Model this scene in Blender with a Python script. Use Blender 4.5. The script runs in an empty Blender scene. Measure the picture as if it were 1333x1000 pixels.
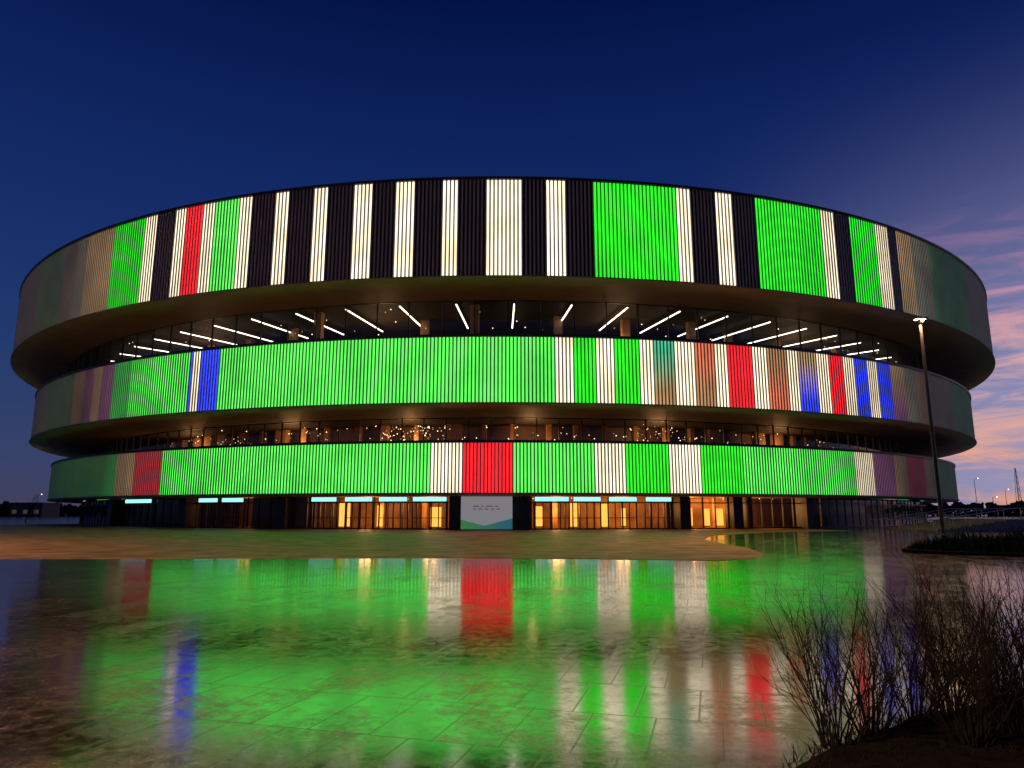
import bpy, math, random
from mathutils import Vector, noise as mnoise
random.seed(7)
sc = bpy.context.scene
sc.view_settings.view_transform = 'Standard'
sc.view_settings.look = 'None'
sc.view_settings.exposure = 0
CX, CY = -1.2, 135.0
rad = math.radians

# ------------------------------------------------------------------ helpers
def new_mat(name):
    m = bpy.data.materials.new(name); m.use_nodes = True
    nt = m.node_tree
    for n in list(nt.nodes): nt.nodes.remove(n)
    out = nt.nodes.new('ShaderNodeOutputMaterial')
    return m, nt, out
def N(nt, t, **kw):
    n = nt.nodes.new(t)
    for k, v in kw.items(): setattr(n, k, v)
    return n
def L(nt, a, b): nt.links.new(a, b)

def pbr(name, col, rough=0.6, metal=0.0, var=0.25, scale=3.0, bump=0.0, emis=None, es=0.0, spec=0.5):
    m, nt, out = new_mat(name)
    p = N(nt, 'ShaderNodeBsdfPrincipled')
    tc = N(nt, 'ShaderNodeTexCoord')
    nz = N(nt, 'ShaderNodeTexNoise'); nz.inputs['Scale'].default_value = scale; nz.inputs['Detail'].default_value = 6
    L(nt, tc.outputs['Object'], nz.inputs['Vector'])
    mr = N(nt, 'ShaderNodeMapRange'); mr.inputs[3].default_value = 1 - var; mr.inputs[4].default_value = 1 + var
    mr.inputs[1].default_value = .3; mr.inputs[2].default_value = .7
    L(nt, nz.outputs['Fac'], mr.inputs[0])
    mx = N(nt, 'ShaderNodeVectorMath', operation='SCALE'); mx.inputs[0].default_value = col
    L(nt, mr.outputs[0], mx.inputs['Scale'])
    L(nt, mx.outputs[0], p.inputs['Base Color'])
    p.inputs['Roughness'].default_value = rough
    p.inputs['Metallic'].default_value = metal
    p.inputs['Specular IOR Level'].default_value = spec
    if bump:
        b = N(nt, 'ShaderNodeBump'); b.inputs['Strength'].default_value = bump; b.inputs['Distance'].default_value = .02
        L(nt, nz.outputs['Fac'], b.inputs['Height']); L(nt, b.outputs[0], p.inputs['Normal'])
    if emis:
        p.inputs['Emission Color'].default_value = (*emis, 1); p.inputs['Emission Strength'].default_value = es
        m.cycles.emission_sampling = 'NONE'
    L(nt, p.outputs[0], out.inputs[0])
    return m
def emit(name, col, s, sample=False):
    m, nt, out = new_mat(name)
    e = N(nt, 'ShaderNodeEmission'); e.inputs[0].default_value = (*col, 1); e.inputs[1].default_value = s
    L(nt, e.outputs[0], out.inputs[0])
    if not sample: m.cycles.emission_sampling = 'NONE'
    return m
def glassmat(name, tint=(.72, .70, .66)):
    m, nt, out = new_mat(name)
    t = N(nt, 'ShaderNodeBsdfTransparent'); t.inputs[0].default_value = (*tint, 1)
    g = N(nt, 'ShaderNodeBsdfGlossy'); g.inputs[0].default_value = (.8, .85, .9, 1); g.inputs['Roughness'].default_value = .03
    f = N(nt, 'ShaderNodeFresnel'); f.inputs[0].default_value = 1.45
    mx = N(nt, 'ShaderNodeMixShader')
    L(nt, f.outputs[0], mx.inputs[0]); L(nt, t.outputs[0], mx.inputs[1]); L(nt, g.outputs[0], mx.inputs[2])
    L(nt, mx.outputs[0], out.inputs[0]); return m

def mesh(name, verts, faces, mats, parent=None, fm=None, smooth=False, loc=(0, 0, 0)):
    me = bpy.data.meshes.new(name)
    me.from_pydata(verts, [], faces)
    if not isinstance(mats, (list, tuple)): mats = [mats]
    for m in mats: me.materials.append(m)
    if fm: me.polygons.foreach_set('material_index', fm)
    if smooth: me.polygons.foreach_set('use_smooth', [True] * len(faces))
    me.update()
    o = bpy.data.objects.new(name, me)
    sc.collection.objects.link(o)
    o.location = loc
    if parent: o.parent = parent
    return o
def empty(name, loc=(0, 0, 0)):
    o = bpy.data.objects.new(name, None); sc.collection.objects.link(o); o.location = loc; return o

class MB:
    """mesh builder"""
    def __init__(s): s.v = []; s.f = []; s.m = []
    def quad(s, a, b, c, d, m=0):
        i = len(s.v); s.v += [a, b, c, d]; s.f.append((i, i+1, i+2, i+3)); s.m.append(m)
    def box8(s, p, m=0):
        i = len(s.v); s.v += p
        for f in ((0,1,2,3),(7,6,5,4),(0,4,5,1),(1,5,6,2),(2,6,7,3),(3,7,4,0)):
            s.f.append(tuple(i+k for k in f)); s.m.append(m)
    def box(s, x0, x1, y0, y1, z0, z1, m=0):
        s.box8([(x0,y0,z0),(x0,y1,z0),(x1,y1,z0),(x1,y0,z0),(x0,y0,z1),(x0,y1,z1),(x1,y1,z1),(x1,y0,z1)], m)
    def pbox(s, th, r0, r1, w, z0, z1, m=0):
        t = rad(th); n = (math.sin(t), -math.cos(t)); u = (math.cos(t), math.sin(t))
        P = []
        for z in (z0, z1):
            for r, q in ((r0,-w/2),(r0,w/2),(r1,w/2),(r1,-w/2)):
                P.append((n[0]*r+u[0]*q, n[1]*r+u[1]*q, z))
        s.box8(P, m)
    def abox(s, t0, t1, r0, r1, z0, z1, m=0, step=1.0):
        k = max(1, int(round((t1-t0)/step)))
        for i in range(k):
            a = rad(t0+(t1-t0)*i/k); b = rad(t0+(t1-t0)*(i+1)/k)
            P = []
            for z in (z0, z1):
                for r, t in ((r0,a),(r0,b),(r1,b),(r1,a)):
                    P.append((r*math.sin(t), -r*math.cos(t), z))
            s.box8(P, m)
    def lathe(s, prof, m=0, t0=-180, t1=180, step=1.0):
        k = int(round((t1-t0)/step))
        base = len(s.v); n = len(prof)
        for i in range(k+1):
            t = rad(t0+(t1-t0)*i/k)
            for r, z in prof: s.v.append((r*math.sin(t), -r*math.cos(t), z))
        for i in range(k):
            for j in range(n-1):
                a = base+i*n+j
                s.f.append((a, a+n, a+n+1, a+1)); s.m.append(m)
    def tube(s, pts, rs, sides=6, m=0, cap=True):
        base = len(s.v)
        for k, p in enumerate(pts):
            p = Vector(p)
            d = (Vector(pts[min(k+1, len(pts)-1)])-Vector(pts[max(k-1, 0)])).normalized()
            a = d.orthogonal().normalized() if abs(d.z) < .99 else Vector((1,0,0))
            b = d.cross(a).normalized(); a = b.cross(d)
            for q in range(sides):
                an = 2*math.pi*q/sides
                s.v.append(tuple(p+(a*math.cos(an)+b*math.sin(an))*rs[k]))
        for k in range(len(pts)-1):
            for q in range(sides):
                i0 = base+k*sides+q; i1 = base+k*sides+(q+1) % sides
                s.f.append((i0, i1, i1+sides, i0+sides)); s.m.append(m)
        if cap:
            s.f.append(tuple(base+q for q in range(sides))[::-1]); s.m.append(m)
            s.f.append(tuple(base+(len(pts)-1)*sides+q for q in range(sides))); s.m.append(m)
    def octa(s, c, r, m=0):
        i = len(s.v); x, y, z = c
        s.v += [(x+r,y,z),(x-r,y,z),(x,y+r,z),(x,y-r,z),(x,y,z+r),(x,y,z-r)]
        for f in ((0,2,4),(2,1,4),(1,3,4),(3,0,4),(2,0,5),(1,2,5),(3,1,5),(0,3,5)):
            s.f.append(tuple(i+k for k in f)); s.m.append(m)
    def make(s, name, mats, parent=None, smooth=False, loc=(0,0,0)):
        return mesh(name, s.v, s.f, mats, parent, s.m, smooth, loc)
def polar(th, r, z):
    t = rad(th); return (r*math.sin(t), -r*math.cos(t), z)

# ------------------------------------------------------------------ materials
M_fin = pbr('aluminium_fin', (.40, .36, .30), rough=.5, metal=.15, var=.08, scale=.6)
M_coping = pbr('dark_coping', (.03, .03, .032), rough=.45, metal=.5)
M_soffit = pbr('bronze_soffit', (.32, .23, .11), rough=.6, metal=.1, var=.15, scale=.4, spec=.3)
M_roof = pbr('roof_membrane', (.06, .06, .065), rough=.8)
M_dark = pbr('dark_wall', (.05, .042, .035), rough=.6)
M_ceil = pbr('black_ceiling', (.05, .038, .028), rough=.7, spec=.2)
M_floor = pbr('interior_floor', (.14, .10, .07), rough=.35)
M_wood = pbr('timber_lining', (.45, .23, .08), rough=.5, var=.35, scale=.8)
M_mull = pbr('mullion', (.018, .018, .02), rough=.4, metal=.4)
M_glass = glassmat('facade_glass')
M_lamp = emit('linear_lamp', (1, .93, .78), 6)
M_dot = emit('downlight', (1, .70, .36), 5)
M_warm = emit('warm_glow_panel', (1, .38, .06), 2.6)
M_sign = emit('door_lightbox', (.34, .95, 1.0), 1.3)

# LED backing: colour attribute x gentle noise
M_led, nt, out = new_mat('led_strips')
at = N(nt, 'ShaderNodeAttribute', attribute_name='led')
tc = N(nt, 'ShaderNodeTexCoord')
nz = N(nt, 'ShaderNodeTexNoise'); nz.inputs['Scale'].default_value = .35; nz.inputs['Detail'].default_value = 3
L(nt, tc.outputs['Object'], nz.inputs['Vector'])
mr = N(nt, 'ShaderNodeMapRange'); mr.inputs[1].default_value = .3; mr.inputs[2].default_value = .7
mr.inputs[3].default_value = .78; mr.inputs[4].default_value = 1.22
L(nt, nz.outputs['Fac'], mr.inputs[0])
st = N(nt, 'ShaderNodeMath', operation='MULTIPLY'); st.inputs[1].default_value = 2.0
L(nt, mr.outputs[0], st.inputs[0])
em = N(nt, 'ShaderNodeEmission'); L(nt, at.outputs['Color'], em.inputs[0]); L(nt, st.outputs[0], em.inputs[1])
df = N(nt, 'ShaderNodeBsdfDiffuse'); df.inputs[0].default_value = (.03, .03, .03, 1)
ad = N(nt, 'ShaderNodeAddShader'); L(nt, em.outputs[0], ad.inputs[0]); L(nt, df.outputs[0], ad.inputs[1])
L(nt, ad.outputs[0], out.inputs[0])

# ------------------------------------------------------------------ arena
arena = empty('arena', (CX, CY, 0))
W = (.86, .73, .50); K = (0, 0, 0); G = (.015, .68, .010); G2 = (.075, .71, .07); R_ = (.92, .012, .016)
B = (.02, .05, .95); T = (.34, .22, .10); P = (.20, .07, .16); GD = (.03, .38, .05); GR = (.18, .18, .12)
GG = (.07, .24, .06); RD = (.42, .025, .03); RB = (.50, .11, .05); TL = (.03, .30, .16); BT = (.28, .15, .06)
U = [-54.3,-41.8,-36.7,-34.1,-33,-29.4,-25.9,-24.8,-23.1,-22.1,-20.5,-19.5,-17.6,-16.5,-14.8,-13.7,-12.1,-10.9,-9.2,-8.1,-6.4,-5.3,-3.6,-2.4,-.8,1.4,3.1,4.2,5.9,11.6,12.6,14.3,15.4,17.2,22.7,24,25.5,28.3,29.7,30.8,32.7,35.6,42.8,60]
UC = [GR,GG,GR,GR,T,G,W,K,W,R_,W,G2,W,K,W,K,W,K,W,K,W,K,W,K,W,K,W,K,G,W,K,W,K,G,W,K,G,W,K,T,GR,GG,GR]
Mr = [-60,-45.5,-38.2,-36.3,-34.7,-33.5,-31.8,-29.5,-23,-22.7,-21.9,-20.2,3.7,4.9,6.5,7.7,9.4,10.5,12.1,13.4,15,16.1,17.9,19.2,20.9,22,23.8,25,26.6,27.8,29.3,30.6,32.3,34.3,36.2,38.3,43.8,60]
MC = [GR,GG,T,P,T,P,GD,G2,B,W,B,G2,W,G,W,G,W,(TL,BT),W,(RB,BT),W,R_,W,(BT,RB),W,(T,B),W,R_,W,B,W,B,(T,P),GR,T,GR,GG]
Lr = [-60,-48.4,-33.9,-31.3,-27.8,-4.8,-2.4,1,6.7,9,12.3,14.7,18.2,29.8,32.2,35.4,37.8,41.5,43.5,60]
LC = [GG,GD,T,RD,G2,W,R_,G2,W,G,W,G,G2,W,P,T,RD,T,GG]
RINGS = [('upper', 78.8, 21.1, 30.0, U, UC, 72.3), ('middle', 75.7, 10.8, 16.8, Mr, MC, 67.0), ('lower', 73.0, 3.2, 7.8, Lr, LC, 69.0)]
NF = 1440
for name, R, z0, z1, bd, bc, rin in RINGS:
    vs = []; fs = []; cols = []
    rb = R-.095
    for i in range(NF):
        th = -180+(i+.5)*.25
        if bd[0] <= th < bd[-1]:
            k = max(j for j in range(len(bd)-1) if bd[j] <= th)
            c = bc[k]
        else:
            c = [G2, W, G2, K, W, G, R_, G2, W, B, G2, K][int((th+360)/3.7) % 12]
        rows = 6 if isinstance(c[0], tuple) else 1
        v = 1+random.uniform(-.10, .10)
        a, b = rad(th-.125), rad(th+.125)
        base = len(vs)
        for j in range(rows+1):
            f = j/rows
            z = z0+.08+(z1-z0-.2)*f
            for t in (a, b):
                vs.append((rb*math.sin(t), -rb*math.cos(t), z))
                cc = c
                if isinstance(c[0], tuple):
                    q = 1-min(1, max(0, (f-.2)/.6))
                    cc = tuple(c[0][m]*(1-q)+c[1][m]*q for m in range(3))
                cols += [cc[0]*v, cc[1]*v, cc[2]*v, 1]
        for j in range(rows):
            q = base+2*j; fs.append((q, q+1, q+3, q+2))
    o = mesh(name+'_led_wall', vs, fs, M_led, arena)
    ca = o.data.color_attributes.new('led', 'FLOAT_COLOR', 'POINT'); ca.data.foreach_set('color', cols)
    b_ = MB()
    for i in range(NF):
        t = rad(-180+i*.25); n = (math.sin(t), -math.cos(t)); u = (math.cos(t), math.sin(t))
        pts = []
        for z in (z0, z1-.04):
            for r, w in ((rb+.004, -.078), (R, -.03), (R, .03), (rb+.004, .078)):
                pts.append((n[0]*r+u[0]*w, n[1]*r+u[1]*w, z))
        k = len(b_.v); b_.v += pts
        for q in range(3):
            b_.f.append((k+q, k+q+1, k+q+5, k+q+4)); b_.m.append(0)
        b_.f.append((k, k+1, k+2, k+3)); b_.m.append(0)
    b_.make(name+'_fins', M_fin, arena)
    b_ = MB()
    b_.lathe([(R-.15, z1-.10), (R+.10, z1-.10), (R+.12, z1+.12), (R-.9, z1+.16), (R-.9, z1-.6), (66.8 if name == 'lower' else (72.1 if name == 'middle' else 60), z1-.65)], 0)
    b_.make(name+'_coping', M_coping, arena)
    b_ = MB()
    ri = rin-.1
    b_.lathe([(R-.15, z0+.10), (R+.10, z0+.10), (R+.14, z0-.02), (R-.1, z0-.12), (R-.9, z0-.18), (R-3.0, z0-.14), (ri, z0-.08)], 0)
    b_.make(name+'_soffit', M_soffit, arena, smooth=False)
b_ = MB()
k = -50
while k < 50:
    b_.octa(polar(k, 77.9, 20.95), .032); k += 4.9
b_.make('upper_rim_downlights', M_dot, arena)
b_ = MB(); b_.lathe([(78, 29.7), (60, 30.1), (40, 30.5), (.01, 30.9)], 0, step=3); b_.make('roof', M_roof, arena)

# --- glazed galleries
def gallery(nm, zf, zc, rg, mstep, back_r, back_mat):
    b = MB(); b.lathe([(rg, zf), (rg, zc)], 0); b.make(nm+'_glazing', M_glass, arena)
    b = MB()
    t = -90
    while t < 90:
        b.pbox(t, rg-.12, rg+.05, .09, zf, zc); t += mstep
    b.abox(-90, 90, rg-.12, rg+.07, zf-.02, zf+.15); b.abox(-90, 90, rg-.12, rg+.07, zc-.10, zc+.02)
    b.make(nm+'_mullions', M_mull, arena)
    b = MB(); b.lathe([(rg-.15, zf), (back_r, zf)], 0, step=2); b.make(nm+'_floor', M_floor, arena)
    b = MB(); b.lathe([(back_r, zf), (back_r, zc+1.6)], 0, step=2); b.make(nm+'_back_wall', back_mat, arena)
gallery('upper_gallery', 16.15, 21.08, 72.3, 2.45, 54, M_dark)
gallery('lower_gallery', 7.15, 10.74, 67.0, 1.9, 58, pbr('gallery_panelling', (.15, .085, .035), rough=.5, var=.5, scale=.5))
b_ = MB(); b_.lathe([(72.3, 21.05), (72.2, 22.6), (54, 22.6)], 0, step=2); b_.make('upper_gallery_ceiling', M_ceil, arena)
b_ = MB(); b_.lathe([(66.9, 10.74), (58, 10.98)], 0, step=2); b_.make('lower_gallery_ceiling', M_ceil, arena)
b_ = MB(); bw = MB()
k = 1.2-4.9*13
while k < 66:
    b_.pbox(k, 58.6, 67.8, .12, 22.0, 22.08)
    bw.pbox(k, 58.5, 67.9, .16, 22.085, 22.2)
    k += 4.9
b_.make('linear_ceiling_lamps', M_lamp, arena); bw.make('linear_lamp_housings', M_mull, arena)
b_ = MB(); bd_ = MB(); bt = MB()
k = -60.
while k < 60:
    r = 63+random.uniform(-3, 3)
    b_.pbox(k+random.uniform(-1, 1), r-.5, r+.1, .9, 16.15, 22.58); k += 7.3
for i in range(110):
    bd_.octa(polar(random.uniform(-58, 58), random.uniform(56, 70), random.uniform(19.6, 22.2)), random.choice((.03, .045, .065)))
b_.make('upper_gallery_columns', M_wood, arena)
b_ = MB()
for t0 in range(-56, 56, 5): b_.abox(t0, t0+2.2, 57.5, 58.4, 16.15, 16.15+random.uniform(2.2, 4.5))
b_.make('upper_gallery_kiosks', pbr('kiosk_cladding', (.12, .09, .06)), arena)
for c0, c1, nn in ((-11.5, -6.5, 60), (13, 18.5, 40), (-42, 42, 170)):
    for i in range(nn):
        bd_.octa(polar(random.uniform(c0, c1), random.uniform(59, 65.5), random.uniform(9.0, 10.6)), random.choice((.025, .04, .06)))
bd_.make('gallery_spotlights', M_dot, arena)
k = -60.
while k < 60:
    bt.pbox(k, 60.2, 60.9, random.choice((.5, .5, .7, 1.6)), 7.15, 10.85); k += 3.3+random.uniform(-.6, .6)
bt.make('lower_gallery_columns', M_wood, arena)
b_ = MB()
for t0, w in ((-1.6, .7), (9.2, .8), (-26, 1.3), (24, 1.6), (-9, 1.0), (-15, .7), (16, 1.2), (-33, 1.5), (30, 1)):
    b_.abox(t0, t0+w, 58.2, 58.4, 8.2, 9.2)
b_.make('kiosk_light_panels', emit('kiosk_glow', (1, .52, .14), 1.0), arena)
b_ = MB()
for t0 in range(-50, 50, 6): b_.abox(t0, t0+3.1, 61.5, 62.2, 7.15, 8.2)
b_.make('gallery_counters', M_dark, arena)

# --- ground floor
RG = 69.0
b_ = MB(); b_.lathe([(RG, .12), (RG, 3.05)], 0); b_.make('entrance_glazing', M_glass, arena)
b_ = MB(); t = -80.
while t < 80:
    b_.pbox(t, RG-.10, RG+.06, .08, .02, 3.06); t += 1.15
b_.abox(-90, 90, RG-.1, RG+.08, .02, .14); b_.abox(-90, 90, RG-.1, RG+.08, 2.45, 2.55)
DOORS = [(-37.8,-33.2),(-26.6,-24.4),(-23.9,-21.6),(-15.1,-12.9),(-12.2,-9.9),(-9.4,-7.1),(-6.7,-4),(2.7,5.4),(5.7,7.9),(8.5,10.8),(11.5,13.7)]
for a, c in DOORS:
    k = 4
    for i in range(k+1):
        b_.pbox(a+(c-a)*i/k, RG+.08, RG+.16, .09 if i % 2 else .13, .02, 2.5)
    b_.abox(a, c, RG+.08, RG+.16, 1.05, 1.12)
for tt, w in ((-28, .9), (-3.3, 1.0), (1.9, 1.0), (14.6, 1.), (19.4, 1.1), (20.6, .4), (27, 1.), (-17.5, 1.), (-40, 1.)):
    b_.pbox(tt, RG-.5, RG+.9, w, .0, 3.1)
b_.make('entrance_frames', M_mull, arena)
b_ = MB(); bf = MB()
for a, c in DOORS:
    b_.abox(a+.05, c-.05, RG+.30, RG+.42, 2.62, 3.0); bf.abox(a, c, RG+.17, RG+.295, 2.58, 3.04)
b_.make('door_lightboxes', M_sign, arena); bf.make('lightbox_frames', M_mull, arena)
b_ = MB()
for a, c in ((-180, -28), (-21.6, -15.4), (-4, 2.6), (13.8, 15.8), (28, 180)):
    b_.abox(a, c, RG-1.2, RG-1.0, .0, 3.08, step=2)
b_.make('entrance_dark_walls', M_dark, arena)
b_ = MB(); b_.lathe([(60, 0), (60, 3.2)], 0, -45, 45); b_.make('lobby_back_wall', M_wood, arena)
b_ = MB(); b_.lathe([(60, .02), (RG-.1, .02)], 0, -45, 45); b_.make('lobby_floor', M_floor, arena)
b_ = MB(); b_.lathe([(60, 3.1), (RG-.1, 3.1)], 0, -180, 180); b_.make('lobby_ceiling', pbr('lobby_ceiling_board', (.25, .18, .10)), arena)
b_ = MB()
for a, c in ((-14.6, -13.6), (-6.2, -5.2), (-11.2, -10.7), (3.2, 4), (6.3, 6.9), (9, 9.8), (12, 12.4), (16, 18.7), (20.8, 23), (24.5, 25.5)):
    r = 62+random.uniform(-1.5, 3)
    b_.abox(a, c, r, r+.15, .2, random.uniform(1.9, 2.7))
b_.make('lobby_glow_panels', M_warm, arena)
b_ = MB()
for i in range(60):
    b_.octa(polar(random.uniform(-27, 26), random.uniform(61, 67.5), 2.98), .05)
for k in range(-15, 26, 4): b_.pbox(k, 63, 63.5, .5, 0, 3.08, 1)
b_.make('lobby_downlights', [M_dot, M_wood], arena)
def plight(nm, th, r, z, e, col, size=.3):
    l = bpy.data.lights.new(nm, 'POINT'); l.energy = e; l.color = col; l.shadow_soft_size = size
    o = bpy.data.objects.new(nm, l); sc.collection.objects.link(o); o.parent = arena; o.location = polar(th, r, z); return o
for i, (t, e) in enumerate(((-12, 480), (-6, 460), (5, 460), (11, 460), (17.2, 1000), (22.5, 1200), (-25, 150))):
    plight('lobby_lamp_%d' % i, t, 64.5, 2.0, e, (1, .44, .13), .8)
for i, t in enumerate((-38, -22, -9, 3, 16, 32)):
    plight('gallery_lamp_%d' % i, t, 62.0, 8.9, 400, (1, .50, .20), .9)
for i, t in enumerate((-36, -12, 12, 36)):
    plight('upper_gallery_lamp_%d' % i, t, 62, 19.6, 480, (1, .62, .34), 1.2)

# ------------------------------------------------------------------ information board
bb = empty('information_board', (CX+polar(-.85, 71.6, 0)[0], CY-71.6, 0))
b_ = MB(); b_.box(-2.3, 2.3, 0, .08, .12, 3.0)
M_board, nt, out = new_mat('board_print')
p = N(nt, 'ShaderNodeBsdfPrincipled'); tc = N(nt, 'ShaderNodeTexCoord'); sp = N(nt, 'ShaderNodeSeparateXYZ')
L(nt, tc.outputs['Object'], sp.inputs[0])
ax_ = N(nt, 'ShaderNodeMath', operation='SUBTRACT'); L(nt, sp.outputs['X'], ax_.inputs[0]); ax_.inputs[1].default_value = -.2
ma = N(nt, 'ShaderNodeMath', operation='ABSOLUTE'); L(nt, ax_.outputs[0], ma.inputs[0])
mm = N(nt, 'ShaderNodeMath', operation='MULTIPLY'); mm.inputs[1].default_value = .26; L(nt, ma.outputs[0], mm.inputs[0])
ms = N(nt, 'ShaderNodeMath', operation='SUBTRACT'); L(nt, sp.outputs['Z'], ms.inputs[0]); L(nt, mm.outputs[0], ms.inputs[1])
lt = N(nt, 'ShaderNodeMath', operation='LESS_THAN'); lt.inputs[1].default_value = .42; L(nt, ms.outputs[0], lt.inputs[0])
cr = N(nt, 'ShaderNodeValToRGB'); mr = N(nt, 'ShaderNodeMapRange'); mr.inputs[1].default_value = -2.3; mr.inputs[2].default_value = 2.3
L(nt, sp.outputs['X'], mr.inputs[0]); L(nt, mr.outputs[0], cr.inputs[0])
cr.color_ramp.elements[0].color = (.10, .45, .12, 1); cr.color_ramp.elements[1].color = (.05, .25, .35, 1)
mx = N(nt, 'ShaderNodeMixRGB'); mx.inputs[1].default_value = (.50, .50, .52, 1); L(nt, lt.outputs[0], mx.inputs[0]); L(nt, cr.outputs[0], mx.inputs[2])
L(nt, mx.outputs[0], p.inputs['Base Color']); L(nt, mx.outputs[0], p.inputs['Emission Color']); p.inputs['Emission Strength'].default_value = .35  # weak emission stands in for LED light falling on the board
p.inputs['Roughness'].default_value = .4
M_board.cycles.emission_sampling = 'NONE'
L(nt, p.outputs[0], out.inputs[0])
b_.make('panel', M_board, bb)
b_ = MB()
for z, ws in ((2.1, (.5, .2, .6, .25)), (1.85, (.25, .3, .35, .3, .3))):
    x = -1.2
    for w in ws: b_.box(x, x+w, -.008, -.003, z, z+.07); x += w+.22
b_.make('lettering', pbr('lettering', (.05, .09, .2)), bb)
b_ = MB(); b_.box(-2.38, -2.3, -.02, .1, 0, 3.05); b_.box(2.3, 2.38, -.02, .1, 0, 3.05); b_.box(-2.3, 2.3, -.02, .1, 3.0, 3.05)
b_.make('frame', M_mull, bb)

# ------------------------------------------------------------------ wet paving: water film over stone slabs, drier stone showing through
M_pave, nt, out = new_mat('wet_stone_paving')
geo = N(nt, 'ShaderNodeNewGeometry'); POS = geo.outputs['Position']
mp = N(nt, 'ShaderNodeMapping'); mp.inputs['Rotation'].default_value = (0, 0, rad(15.7)); L(nt, POS, mp.inputs[0])
br = N(nt, 'ShaderNodeTexBrick'); br.offset = .35
br.inputs['Scale'].default_value = 1; br.inputs['Brick Width'].default_value = .5; br.inputs['Row Height'].default_value = 1.0
br.inputs['Mortar Size'].default_value = .009; br.inputs['Mortar Smooth'].default_value = .3
br.inputs['Color1'].default_value = (.55, .55, .55, 1); br.inputs['Color2'].default_value = (1.4, 1.3, 1.2, 1); br.inputs['Mortar'].default_value = (.3, .3, .3, 1)
L(nt, mp.outputs[0], br.inputs['Vector'])
def noise(sc_, det, vec, dist=0, rough=.5):
    n = N(nt, 'ShaderNodeTexNoise'); n.inputs['Scale'].default_value = sc_; n.inputs['Detail'].default_value = det
    n.inputs['Distortion'].default_value = dist; n.inputs['Roughness'].default_value = rough
    L(nt, vec, n.inputs['Vector']); return n
def mrange(src, a, b, c, d, smooth=True):
    m = N(nt, 'ShaderNodeMapRange')
    if smooth: m.interpolation_type = 'SMOOTHSTEP'
    for i, v in zip((1, 2, 3, 4), (a, b, c, d)): m.inputs[i].default_value = v
    L(nt, src, m.inputs[0]); return m.outputs[0]
def madd(src, k, add):
    m = N(nt, 'ShaderNodeMath', operation='MULTIPLY_ADD'); m.inputs[1].default_value = k
    L(nt, src, m.inputs[0]); L(nt, add, m.inputs[2]); return m.outputs[0]
pud = noise(.55, 12, POS, .7, .74)
mid = noise(7.0, 9, POS, .3, .72)
fine = noise(40, 5, POS, 0, .7)
speck = N(nt, 'ShaderNodeTexVoronoi'); speck.inputs['Scale'].default_value = 34; L(nt, POS, speck.inputs['Vector'])
cr = N(nt, 'ShaderNodeValToRGB'); L(nt, mid.outputs['Fac'], cr.inputs[0])
cr.color_ramp.elements[0].position = .38; cr.color_ramp.elements[0].color = (.035, .021, .011, 1)
cr.color_ramp.elements[1].position = .64; cr.color_ramp.elements[1].color = (.22, .13, .068, 1)
m1 = N(nt, 'ShaderNodeMixRGB', blend_type='MULTIPLY'); m1.inputs[0].default_value = 1; L(nt, cr.outputs[0], m1.inputs[1]); L(nt, br.outputs['Color'], m1.inputs[2])
m2 = N(nt, 'ShaderNodeVectorMath', operation='SCALE'); L(nt, m1.outputs[0], m2.inputs[0]); L(nt, mrange(speck.outputs['Distance'], 0, .4, 2.8, .4, False), m2.inputs['Scale'])
m3 = N(nt, 'ShaderNodeVectorMath', operation='SCALE'); L(nt, m2.outputs[0], m3.inputs[0]); m3.inputs['Scale'].default_value = .7
h0 = madd(br.outputs['Fac'], -.5, mid.outputs['Fac'])
bpw = N(nt, 'ShaderNodeBump'); bpw.inputs['Distance'].default_value = .010; bpw.inputs['Strength'].default_value = .05; L(nt, h0, bpw.inputs['Height'])
h1 = madd(fine.outputs['Fac'], .4, h0)
bpd = N(nt, 'ShaderNodeBump'); bpd.inputs['Distance'].default_value = .010; bpd.inputs['Strength'].default_value = .26; L(nt, h1, bpd.inputs['Height'])
# slab-to-slab variation
sb = N(nt, 'ShaderNodeSeparateColor'); L(nt, br.outputs['Color'], sb.inputs[0])
slab = mrange(sb.outputs[0], .55, 1.4, 0, 1, False)
wet = N(nt, 'ShaderNodeBsdfPrincipled'); wet.inputs['IOR'].default_value = 7.5
L(nt, m3.outputs[0], wet.inputs['Base Color']); L(nt, bpw.outputs[0], wet.inputs['Normal'])
L(nt, madd(slab, .035, mrange(mid.outputs['Fac'], .35, .65, .065, .125)), wet.inputs['Roughness'])
dry = N(nt, 'ShaderNodeBsdfPrincipled'); dry.inputs['IOR'].default_value = 3.0; dry.inputs['Roughness'].default_value = .21
L(nt, m2.outputs[0], dry.inputs['Base Color']); L(nt, bpd.outputs[0], dry.inputs['Normal'])
# dry mask = broad patches + grain + slabs + joints
s1 = madd(mid.outputs['Fac'], .55, pud.outputs['Fac'])
s2 = madd(fine.outputs['Fac'], .30, s1)
s3 = madd(slab, .09, s2)
dm = mrange(s3, .93, 1.17, 0, .9)
a3_ = N(nt, 'ShaderNodeMath', operation='MULTIPLY_ADD', use_clamp=True); a3_.inputs[1].default_value = .7; L(nt, br.outputs['Fac'], a3_.inputs[0]); L(nt, dm, a3_.inputs[2])
mxs = N(nt, 'ShaderNodeMixShader'); L(nt, a3_.outputs[0], mxs.inputs[0]); L(nt, wet.outputs[0], mxs.inputs[1]); L(nt, dry.outputs[0], mxs.inputs[2])
L(nt, mxs.outputs[0], out.inputs[0])
b_ = MB(); b_.quad((-2500, -600, 0), (2500, -600, 0), (2500, 3500, 0), (-2500, 3500, 0)); b_.make('plaza_paving', M_pave)

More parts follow.
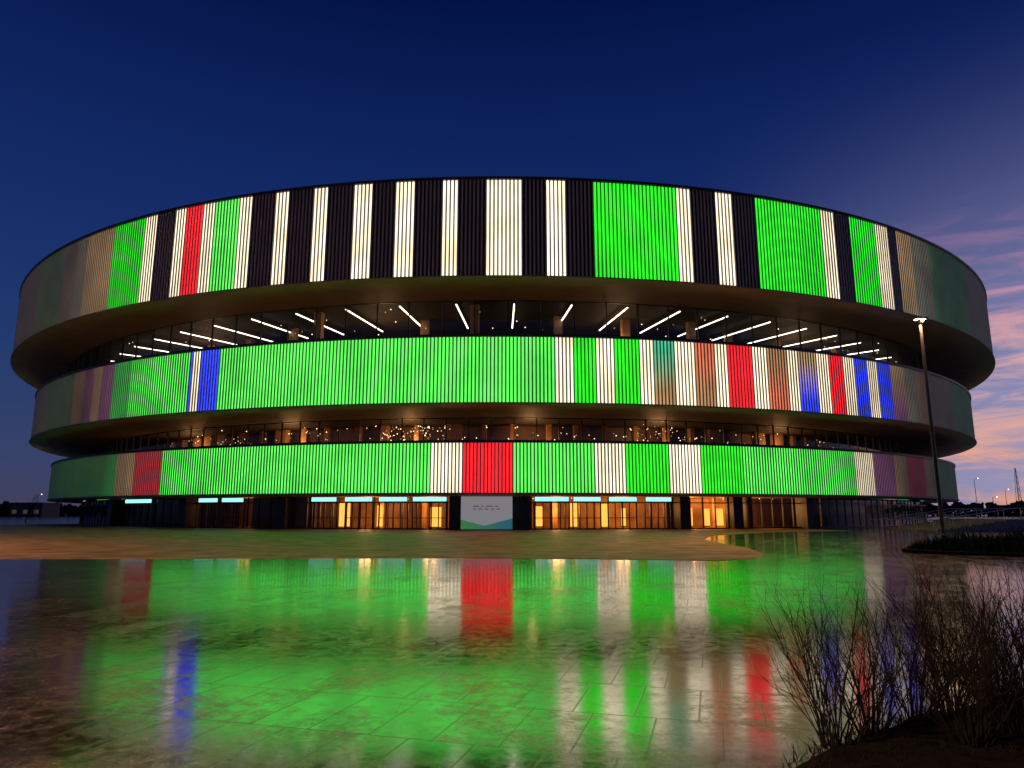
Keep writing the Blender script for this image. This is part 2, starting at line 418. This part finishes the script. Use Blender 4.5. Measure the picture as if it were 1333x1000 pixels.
M_apr = pbr('bound_gravel', (.66, .29, .09), rough=.55, var=.5, scale=.7, bump=.25)
front = [(-120, 27), (-60, 25.2), (-30, 25), (-17.8, 25), (-9.9, 25.4), (-1.9, 25.6), (2, 25.2), (5.0, 24.6), (6.6, 24.2), (7.8, 24.6), (8.9, 25.9), (9.8, 28), (10.6, 32), (10.9, 37), (11.5, 43), (14, 50), (20, 57), (30, 63)]
back = []
for i in range(0, 41):
    t = 24-(24+60)*i/40
    x, y, _ = polar(t, 68.2, 0); back.append((CX+x, CY+y))
poly = [(x, y, .014) for x, y in front+back]
n = len(poly); vs = poly+[(x, y, 0) for x, y, _ in poly]
mesh('gravel_apron', vs, [tuple(range(n))]+[(i, i+n, (i+1) % n+n, (i+1) % n) for i in range(n)], M_apr)

# ------------------------------------------------------------------ street lamps: one real, two added out of frame for warm light
M_post = pbr('lamp_post_paint', (.03, .025, .022), rough=.45, metal=.3)
M_bulb = emit('lamp_lens', (1, .62, .32), 14)
def street_lamp(x, y, h, e, nm='street_lamp'):
    o = empty(nm, (x, y, 0))
    b = MB(); b.tube([(0,0,0), (0,0,.5), (0,0,.55), (0,0,h)], [.14,.14,.10,.065], 12); b.make('post', M_post, o)
    b = MB()
    b.tube([(0,0,h), (0,0,h+.12)], [.08,.14], 10); b.box(-.32, .32, -.18, .18, h+.12, h+.20)
    b.make('head', M_post, o)
    b = MB(); b.box(-.24, .24, -.13, .13, h+.085, h+.115); b.octa((0, -.2, h+.0), .10); b.make('lens', M_bulb, o)
    l = bpy.data.lights.new('lamp_light', 'SPOT'); l.energy = e; l.color = (1, .62, .34); l.spot_size = rad(165); l.spot_blend = .6; l.shadow_soft_size = .3
    q = bpy.data.objects.new('lamp_light', l); sc.collection.objects.link(q); q.parent = o; q.location = (0, 0, h-.15)
    return o
street_lamp(21.3, 35.3, 11.4, 5000)
street_lamp(-14, -6, 11.4, 34000)  # added lamp behind the camera, gives the plaza its warm light
street_lamp(-42, 20, 11.4, 32000)  # second added lamp, out of view to the left, warms the plaza

# ------------------------------------------------------------------ bare shrubs in the near bed
M_twig = pbr('twig_bark', (.008, .006, .005), rough=.9, var=.4, scale=30, spec=.08)
def shrub(x, y, h, stems, spread):
    b = MB()
    def grow(p, d, ln, r, lvl):
        pts = [p]; rs = [r]; k = 6
        for i in range(k):
            d = (d+Vector((random.gauss(0, .10), random.gauss(0, .10), .04+random.gauss(0, .05)))).normalized()
            p = p+d*ln/k; pts.append(p); rs.append(r*(1-.7*(i+1)/k))
            if lvl < 2 and i > 0 and random.random() < (.9 if lvl == 0 else .55):
                dd = (d+Vector((random.gauss(0, .55), random.gauss(0, .55), random.gauss(.1, .2)))).normalized()
                grow(p, dd, ln*random.uniform(.3, .55)*(1-.08*i), rs[-1]*.8, lvl+1)
        b.tube(pts, rs, 3, cap=False)
    for i in range(stems):
        a = random.uniform(0, 2*math.pi); s = random.uniform(0, spread)
        grow(Vector((math.cos(a)*.12*random.random(), math.sin(a)*.12*random.random(), -.02)),
             Vector((math.cos(a)*s, math.sin(a)*s, 1)).normalized(), h*random.uniform(.55, 1.05), random.uniform(.004, .0075), 0)
    return b.make('bare_shrub', M_twig, None, loc=(x, y, .10))
for x, y, h in ((2.1, 4.92, 1.0), (2.45, 5.15, .85), (2.95, 5.45, 1.05), (3.3, 5.65, 1.0), (3.75, 5.85, 1.1), (4.2, 6.05, 1.05), (4.7, 6.35, 1.1), (3.45, 5.1, .85), (4.1, 5.5, .95), (5.2, 6.5, 1.15), (4.9, 5.9, 1.05), (3.0, 4.9, .85)):
    shrub(x, y, h, 36, .75)
M_soil = pbr('planting_soil', (.008, .006, .005), rough=1, var=.5, scale=9, bump=.8, spec=.05)
bd0 = [(1.2, 3.2), (1.45, 4.3), (1.72, 4.78), (2.05, 5.08), (2.4, 5.32), (2.8, 5.58), (3.2, 5.82), (3.8, 6.15), (4.5, 6.5), (5.6, 6.95), (7, 7.3), (9, 7.2), (10, 5.5), (9, 3.5), (5, 2.4), (2, 2.5)]
c = Vector((5.0, 4.9, 0)); vs = []; fs = []; LV = 10; n = len(bd0)*4
ring0 = []
for i in range(len(bd0)):
    a = Vector((*bd0[i], 0)); d = Vector((*bd0[(i+1) % len(bd0)], 0))
    for q in range(4): ring0.append(a.lerp(d, q/4))
for l in range(LV+1):
    f = l/LV
    for pnt in ring0:
        q = pnt.lerp(c, f); z = -.02+.14*min(1, f*9)+(0 if l == 0 else mnoise.noise(Vector((q.x*3, q.y*3, 1)))*.05)
        vs.append((q.x, q.y, z))
for l in range(LV):
    for i in range(n):
        j = (i+1) % n; fs.append((l*n+i, l*n+j, (l+1)*n+j, (l+1)*n+i))
mesh('planting_bed', vs, fs, M_soil)
b_ = MB()
for i in range(6000):
    t = random.random(); k = random.randrange(1, 10)
    a = Vector((*bd0[k], 0)).lerp(Vector((*bd0[k+1], 0)), t)
    q = a.lerp(c, random.uniform(.01, .8)); h = random.uniform(.02, .10); an = random.uniform(0, 6.28); w = .005
    dx, dy = math.cos(an)*w, math.sin(an)*w; lx, ly = random.gauss(0, .04), random.gauss(0, .04)
    z0 = .06
    b_.quad((q.x-dx, q.y-dy, z0), (q.x+dx, q.y+dy, z0), (q.x+lx+dx*.3, q.y+ly+dy*.3, z0+h), (q.x+lx-dx*.3, q.y+ly-dy*.3, z0+h))
b_.make('ground_cover', pbr('dead_stalks', (.012, .009, .005), rough=1, spec=.05))

# ------------------------------------------------------------------ right-hand planter: low grassy hedge
M_leaf = pbr('hedge_leaf', (.014, .024, .007), rough=.8, var=.6, scale=2.5, spec=.05)
b_ = MB()
for i in range(16000):
    a = random.uniform(0, 2*math.pi); r = math.sqrt(random.random())
    x = 25+math.cos(a)*r*8.8; y = 29.0+math.sin(a)*r*3.7
    hh = (.70+.35*mnoise.noise(Vector((x*.8, y*.8, 0)))+.45*mnoise.noise(Vector((x*2.5, y*2.5, 4))))*(1-.8*r**6)*random.uniform(.5, 1.15)
    hh = max(.12, hh); an = random.uniform(0, 6.28); w = random.uniform(.008, .022)
    dx, dy = math.cos(an)*w, math.sin(an)*w; lx, ly = random.gauss(0, .16)*hh, random.gauss(0, .16)*hh
    b_.quad((x-dx, y-dy, .1), (x+dx, y+dy, .1), (x+lx+dx*.8, y+ly+dy*.8, .1+hh*.6), (x+lx-dx*.8, y+ly-dy*.8, .1+hh*.6))
    b_.quad((x+lx-dx*.8, y+ly-dy*.8, .1+hh*.6), (x+lx+dx*.8, y+ly+dy*.8, .1+hh*.6), (x+lx*2.2+dx*.1, y+ly*2.2+dy*.1, .1+hh), (x+lx*2.2-dx*.1, y+ly*2.2-dy*.1, .1+hh))
b_.make('low_hedge', M_leaf)
vs = [(25, 29, .12)]; n = 48
for i in range(n): a = 2*math.pi*i/n; vs.append((25+math.cos(a)*9, 29+math.sin(a)*3.9, .12))
for i in range(n): a = 2*math.pi*i/n; vs.append((25+math.cos(a)*9, 29+math.sin(a)*3.9, 0))
fs = [(0, 1+i, 1+(i+1) % n) for i in range(n)]+[(1+i, 1+n+i, 1+n+(i+1) % n, 1+(i+1) % n) for i in range(n)]
mesh('hedge_planter', vs, fs, M_soil)

# ------------------------------------------------------------------ steps, terrace wall and handrails on the right
M_conc = pbr('concrete', (.16, .15, .14), rough=.6, bump=.2)
st_ = empty('concrete_steps', (41, 62, 0))
b_ = MB()
for i in range(7): b_.box(-4+i*1.0, 40, 0, 9, i*.14, (i+1)*.14)
b_.make('treads', M_conc, st_)
M_rail = pbr('steel_rail', (.6, .58, .52), rough=.4, metal=.5)
for y in (-.1, 2.8, 5.8, 8.9):
    hr = empty('handrail', (36.8, 62+y, 0)); b_ = MB()
    b_.tube([(-1, 0, .9), (0, 0, .95), (7, 0, 1.95), (9, 0, 1.95)], [.045]*4, 6)
    for k in range(6): x = k*1.5; b_.tube([(x, 0, x*.13), (x, 0, .95+min(x, 7)*.143)], [.03]*2, 6)
    b_.make('rail', M_rail, hr)

# ------------------------------------------------------------------ distance
M_tree = pbr('distant_foliage', (.012, .012, .012), rough=.9, var=.5, scale=.3, spec=.1)
b_ = MB()
for i in range(9000):
    az = rad(random.choice((-1, 1))*random.uniform(26, 70)); d = 330+random.uniform(0, 60)
    hmax = 5.0+3.2*mnoise.noise(Vector((az*26, 0, 3)))+2.2*mnoise.noise(Vector((az*90, 5, 3)))
    x = math.sin(az)*d; y = math.cos(az)*d; z = random.random()**.8*max(1.4, hmax); s = random.uniform(.4, 1.1)
    u = Vector((random.gauss(0, 1), random.gauss(0, .3), random.gauss(0, 1))).normalized()*s
    v = Vector((-u.z, 0, u.x))*.7; q = Vector((x, y, z))
    b_.quad(tuple(q-u-v), tuple(q+u-v), tuple(q+u+v), tuple(q-u+v))
b_.make('distant_treeline', M_tree)
M_wall = pbr('render_wall', (.06, .058, .055)); M_win = pbr('dim_window', (.05, .05, .05), rough=.2, emis=(1, .6, .3), es=.05)
def house(nm, x, y, w, d, h):
    o = empty(nm, (x, y, 0)); b = MB(); b.box(-w/2, w/2, -d/2, d/2, 0, h); b.box(-w/2-.3, w/2+.3, -d/2-.3, d/2+.3, h+.01, h+.6)
    b.make('walls', M_wall, o)
    b = MB()
    for k in range(int(w/4)):
        for l in range(max(1, int(h/3.2))):
            b.box(-w/2+1.2+k*4, -w/2+2.8+k*4, -d/2-.05, -d/2-.01, 1.1+l*3.1, 2.5+l*3.1)
    b.make('windows', M_win, o)
house('distant_building', -176, 262, 12, 10, 4.5)
house('distant_building', 215, 300, 20, 12, 4)
for x, y, h in ((-122, 182, 6), (118, 180, 10), (143, 205, 8), (112, 165, 5)):
    o = empty('distant_street_lamp', (x, y, 0)); b = MB(); b.tube([(0,0,0), (0,0,h), (.9,0,h+.25)], [.09,.06,.05], 6); b.make('post', M_post, o)
    b = MB(); b.octa((1.0, 0, h+.15), .10); b.make('lens', M_bulb, o)
o = empty('radio_mast', (166, 232, 0)); b_ = MB(); H = 16
for k in range(4):
    sx, sy = ((-1,-1),(1,-1),(1,1),(-1,1))[k]
    b_.tube([(sx*.7, sy*.7, 0), (sx*.15, sy*.15, H)], [.10, .05], 5)
for z in range(0, H, 2):
    w0 = .7-.55*z/H; w1 = .7-.55*(z+2)/H
    b_.tube([(-w0, -w0, z), (w1, -w1, z+2)], [.04, .04], 4); b_.tube([(w0, -w0, z), (-w1, -w1, z+2)], [.04, .04], 4)
b_.make('lattice', M_post, o)
def bare_tree(x, y, h):
    b = MB()
    def g(p, d, ln, r, lvl):
        pts = [p]; rs = [r]
        for i in range(4):
            d = (d+Vector((random.gauss(0, .1), random.gauss(0, .1), .04))).normalized(); p = p+d*ln/4; pts.append(p); rs.append(r*(1-.13*(i+1)))
            if lvl < 4 and i > 0:
                for _ in range(2):
                    g(p, (d+Vector((random.gauss(0, .5), random.gauss(0, .5), .2))).normalized(), ln*.5, rs[-1]*.55, lvl+1)
        b.tube(pts, rs, 4, cap=False)
    g(Vector((0, 0, 0)), Vector((0, 0, 1)), h*.6, h*.022, 1)
    b.make('bare_tree', M_twig, None, loc=(x, y, 0))
bare_tree(-82, 120, 4.6)

# ------------------------------------------------------------------ sky
w = bpy.data.worlds.new('World'); sc.world = w; w.use_nodes = True
nt = w.node_tree
for n_ in list(nt.nodes): nt.nodes.remove(n_)
out = nt.nodes.new('ShaderNodeOutputWorld'); bg = nt.nodes.new('ShaderNodeBackground')
tc = N(nt, 'ShaderNodeTexCoord'); sp = N(nt, 'ShaderNodeSeparateXYZ'); L(nt, tc.outputs['Generated'], sp.inputs[0])
cr = N(nt, 'ShaderNodeValToRGB'); L(nt, sp.outputs['Z'], cr.inputs[0])
el = cr.color_ramp.elements
el[0].position = 0; el[0].color = (.055, .05, .10, 1); el[1].position = .85; el[1].color = (.001, .004, .035, 1)
for p_, c_ in ((.06, (.040, .055, .14)), (.2, (.015, .043, .155)), (.36, (.008, .026, .140)), (.5, (.004, .016, .104)), (.63, (.001, .0065, .060))):
    e = el.new(p_); e.color = (*c_, 1)
dt = N(nt, 'ShaderNodeVectorMath', operation='DOT_PRODUCT'); L(nt, tc.outputs['Generated'], dt.inputs[0]); dt.inputs[1].default_value = (.83, .55, .05)
g1 = N(nt, 'ShaderNodeMapRange', interpolation_type='SMOOTHSTEP'); g1.inputs[1].default_value = .68; g1.inputs[2].default_value = 1.0; L(nt, dt.outputs['Value'], g1.inputs[0])
g2 = N(nt, 'ShaderNodeMapRange', interpolation_type='SMOOTHSTEP'); g2.inputs[1].default_value = .56; g2.inputs[2].default_value = .02; L(nt, sp.outputs['Z'], g2.inputs[0])
gg = N(nt, 'ShaderNodeMath', operation='MULTIPLY'); L(nt, g1.outputs[0], gg.inputs[0]); L(nt, g2.outputs[0], gg.inputs[1])
a1 = N(nt, 'ShaderNodeMixRGB', blend_type='ADD'); L(nt, gg.outputs[0], a1.inputs[0]); L(nt, cr.outputs[0], a1.inputs[1]); a1.inputs[2].default_value = (.28, .26, .38, 1)
mp = N(nt, 'ShaderNodeMapping'); mp.inputs['Scale'].default_value = (2.6, 2.6, 17); L(nt, tc.outputs['Generated'], mp.inputs[0])
nz = N(nt, 'ShaderNodeTexNoise'); nz.inputs['Scale'].default_value = 2.4; nz.inputs['Detail'].default_value = 9; nz.inputs['Distortion'].default_value = .8; nz.inputs['Roughness'].default_value = .6; L(nt, mp.outputs[0], nz.inputs['Vector'])
cm = N(nt, 'ShaderNodeMapRange', interpolation_type='SMOOTHSTEP'); cm.inputs[1].default_value = .40; cm.inputs[2].default_value = .66; L(nt, nz.outputs['Fac'], cm.inputs[0])
cz = N(nt, 'ShaderNodeMapRange', interpolation_type='SMOOTHSTEP'); cz.inputs[1].default_value = .38; cz.inputs[2].default_value = .2; L(nt, sp.outputs['Z'], cz.inputs[0])
c1 = N(nt, 'ShaderNodeMath', operation='MULTIPLY'); L(nt, cm.outputs[0], c1.inputs[0]); L(nt, cz.outputs[0], c1.inputs[1])
g3 = N(nt, 'ShaderNodeMapRange', interpolation_type='SMOOTHSTEP'); g3.inputs[1].default_value = .76; g3.inputs[2].default_value = .92; L(nt, dt.outputs['Value'], g3.inputs[0])
c2 = N(nt, 'ShaderNodeMath', operation='MULTIPLY'); L(nt, c1.outputs[0], c2.inputs[0]); L(nt, g3.outputs[0], c2.inputs[1])
cc = N(nt, 'ShaderNodeValToRGB'); L(nt, sp.outputs['Z'], cc.inputs[0])
cc.color_ramp.elements[0].position = .03; cc.color_ramp.elements[0].color = (.74, .34, .22, 1)
cc.color_ramp.elements[1].position = .30; cc.color_ramp.elements[1].color = (.48, .23, .38, 1)
e = cc.color_ramp.elements.new(.14); e.color = (.72, .42, .40, 1)
a2 = N(nt, 'ShaderNodeMixRGB', blend_type='MIX'); L(nt, c2.outputs[0], a2.inputs[0]); L(nt, a1.outputs[0], a2.inputs[1]); L(nt, cc.outputs[0], a2.inputs[2])
L(nt, a2.outputs[0], bg.inputs[0]); bg.inputs[1].default_value = 1.0
L(nt, bg.outputs[0], out.inputs[0])

# ------------------------------------------------------------------ camera
cd = bpy.data.cameras.new('camera'); cam = bpy.data.objects.new('camera', cd); sc.collection.objects.link(cam)
cd.sensor_width = 36; cd.lens = 36*910/1333; cd.clip_end = 6000; cd.clip_start = .05
cam.location = (0, 0, 1.6); cam.rotation_euler = (rad(90+10.4), 0, 0)
sc.camera = cam
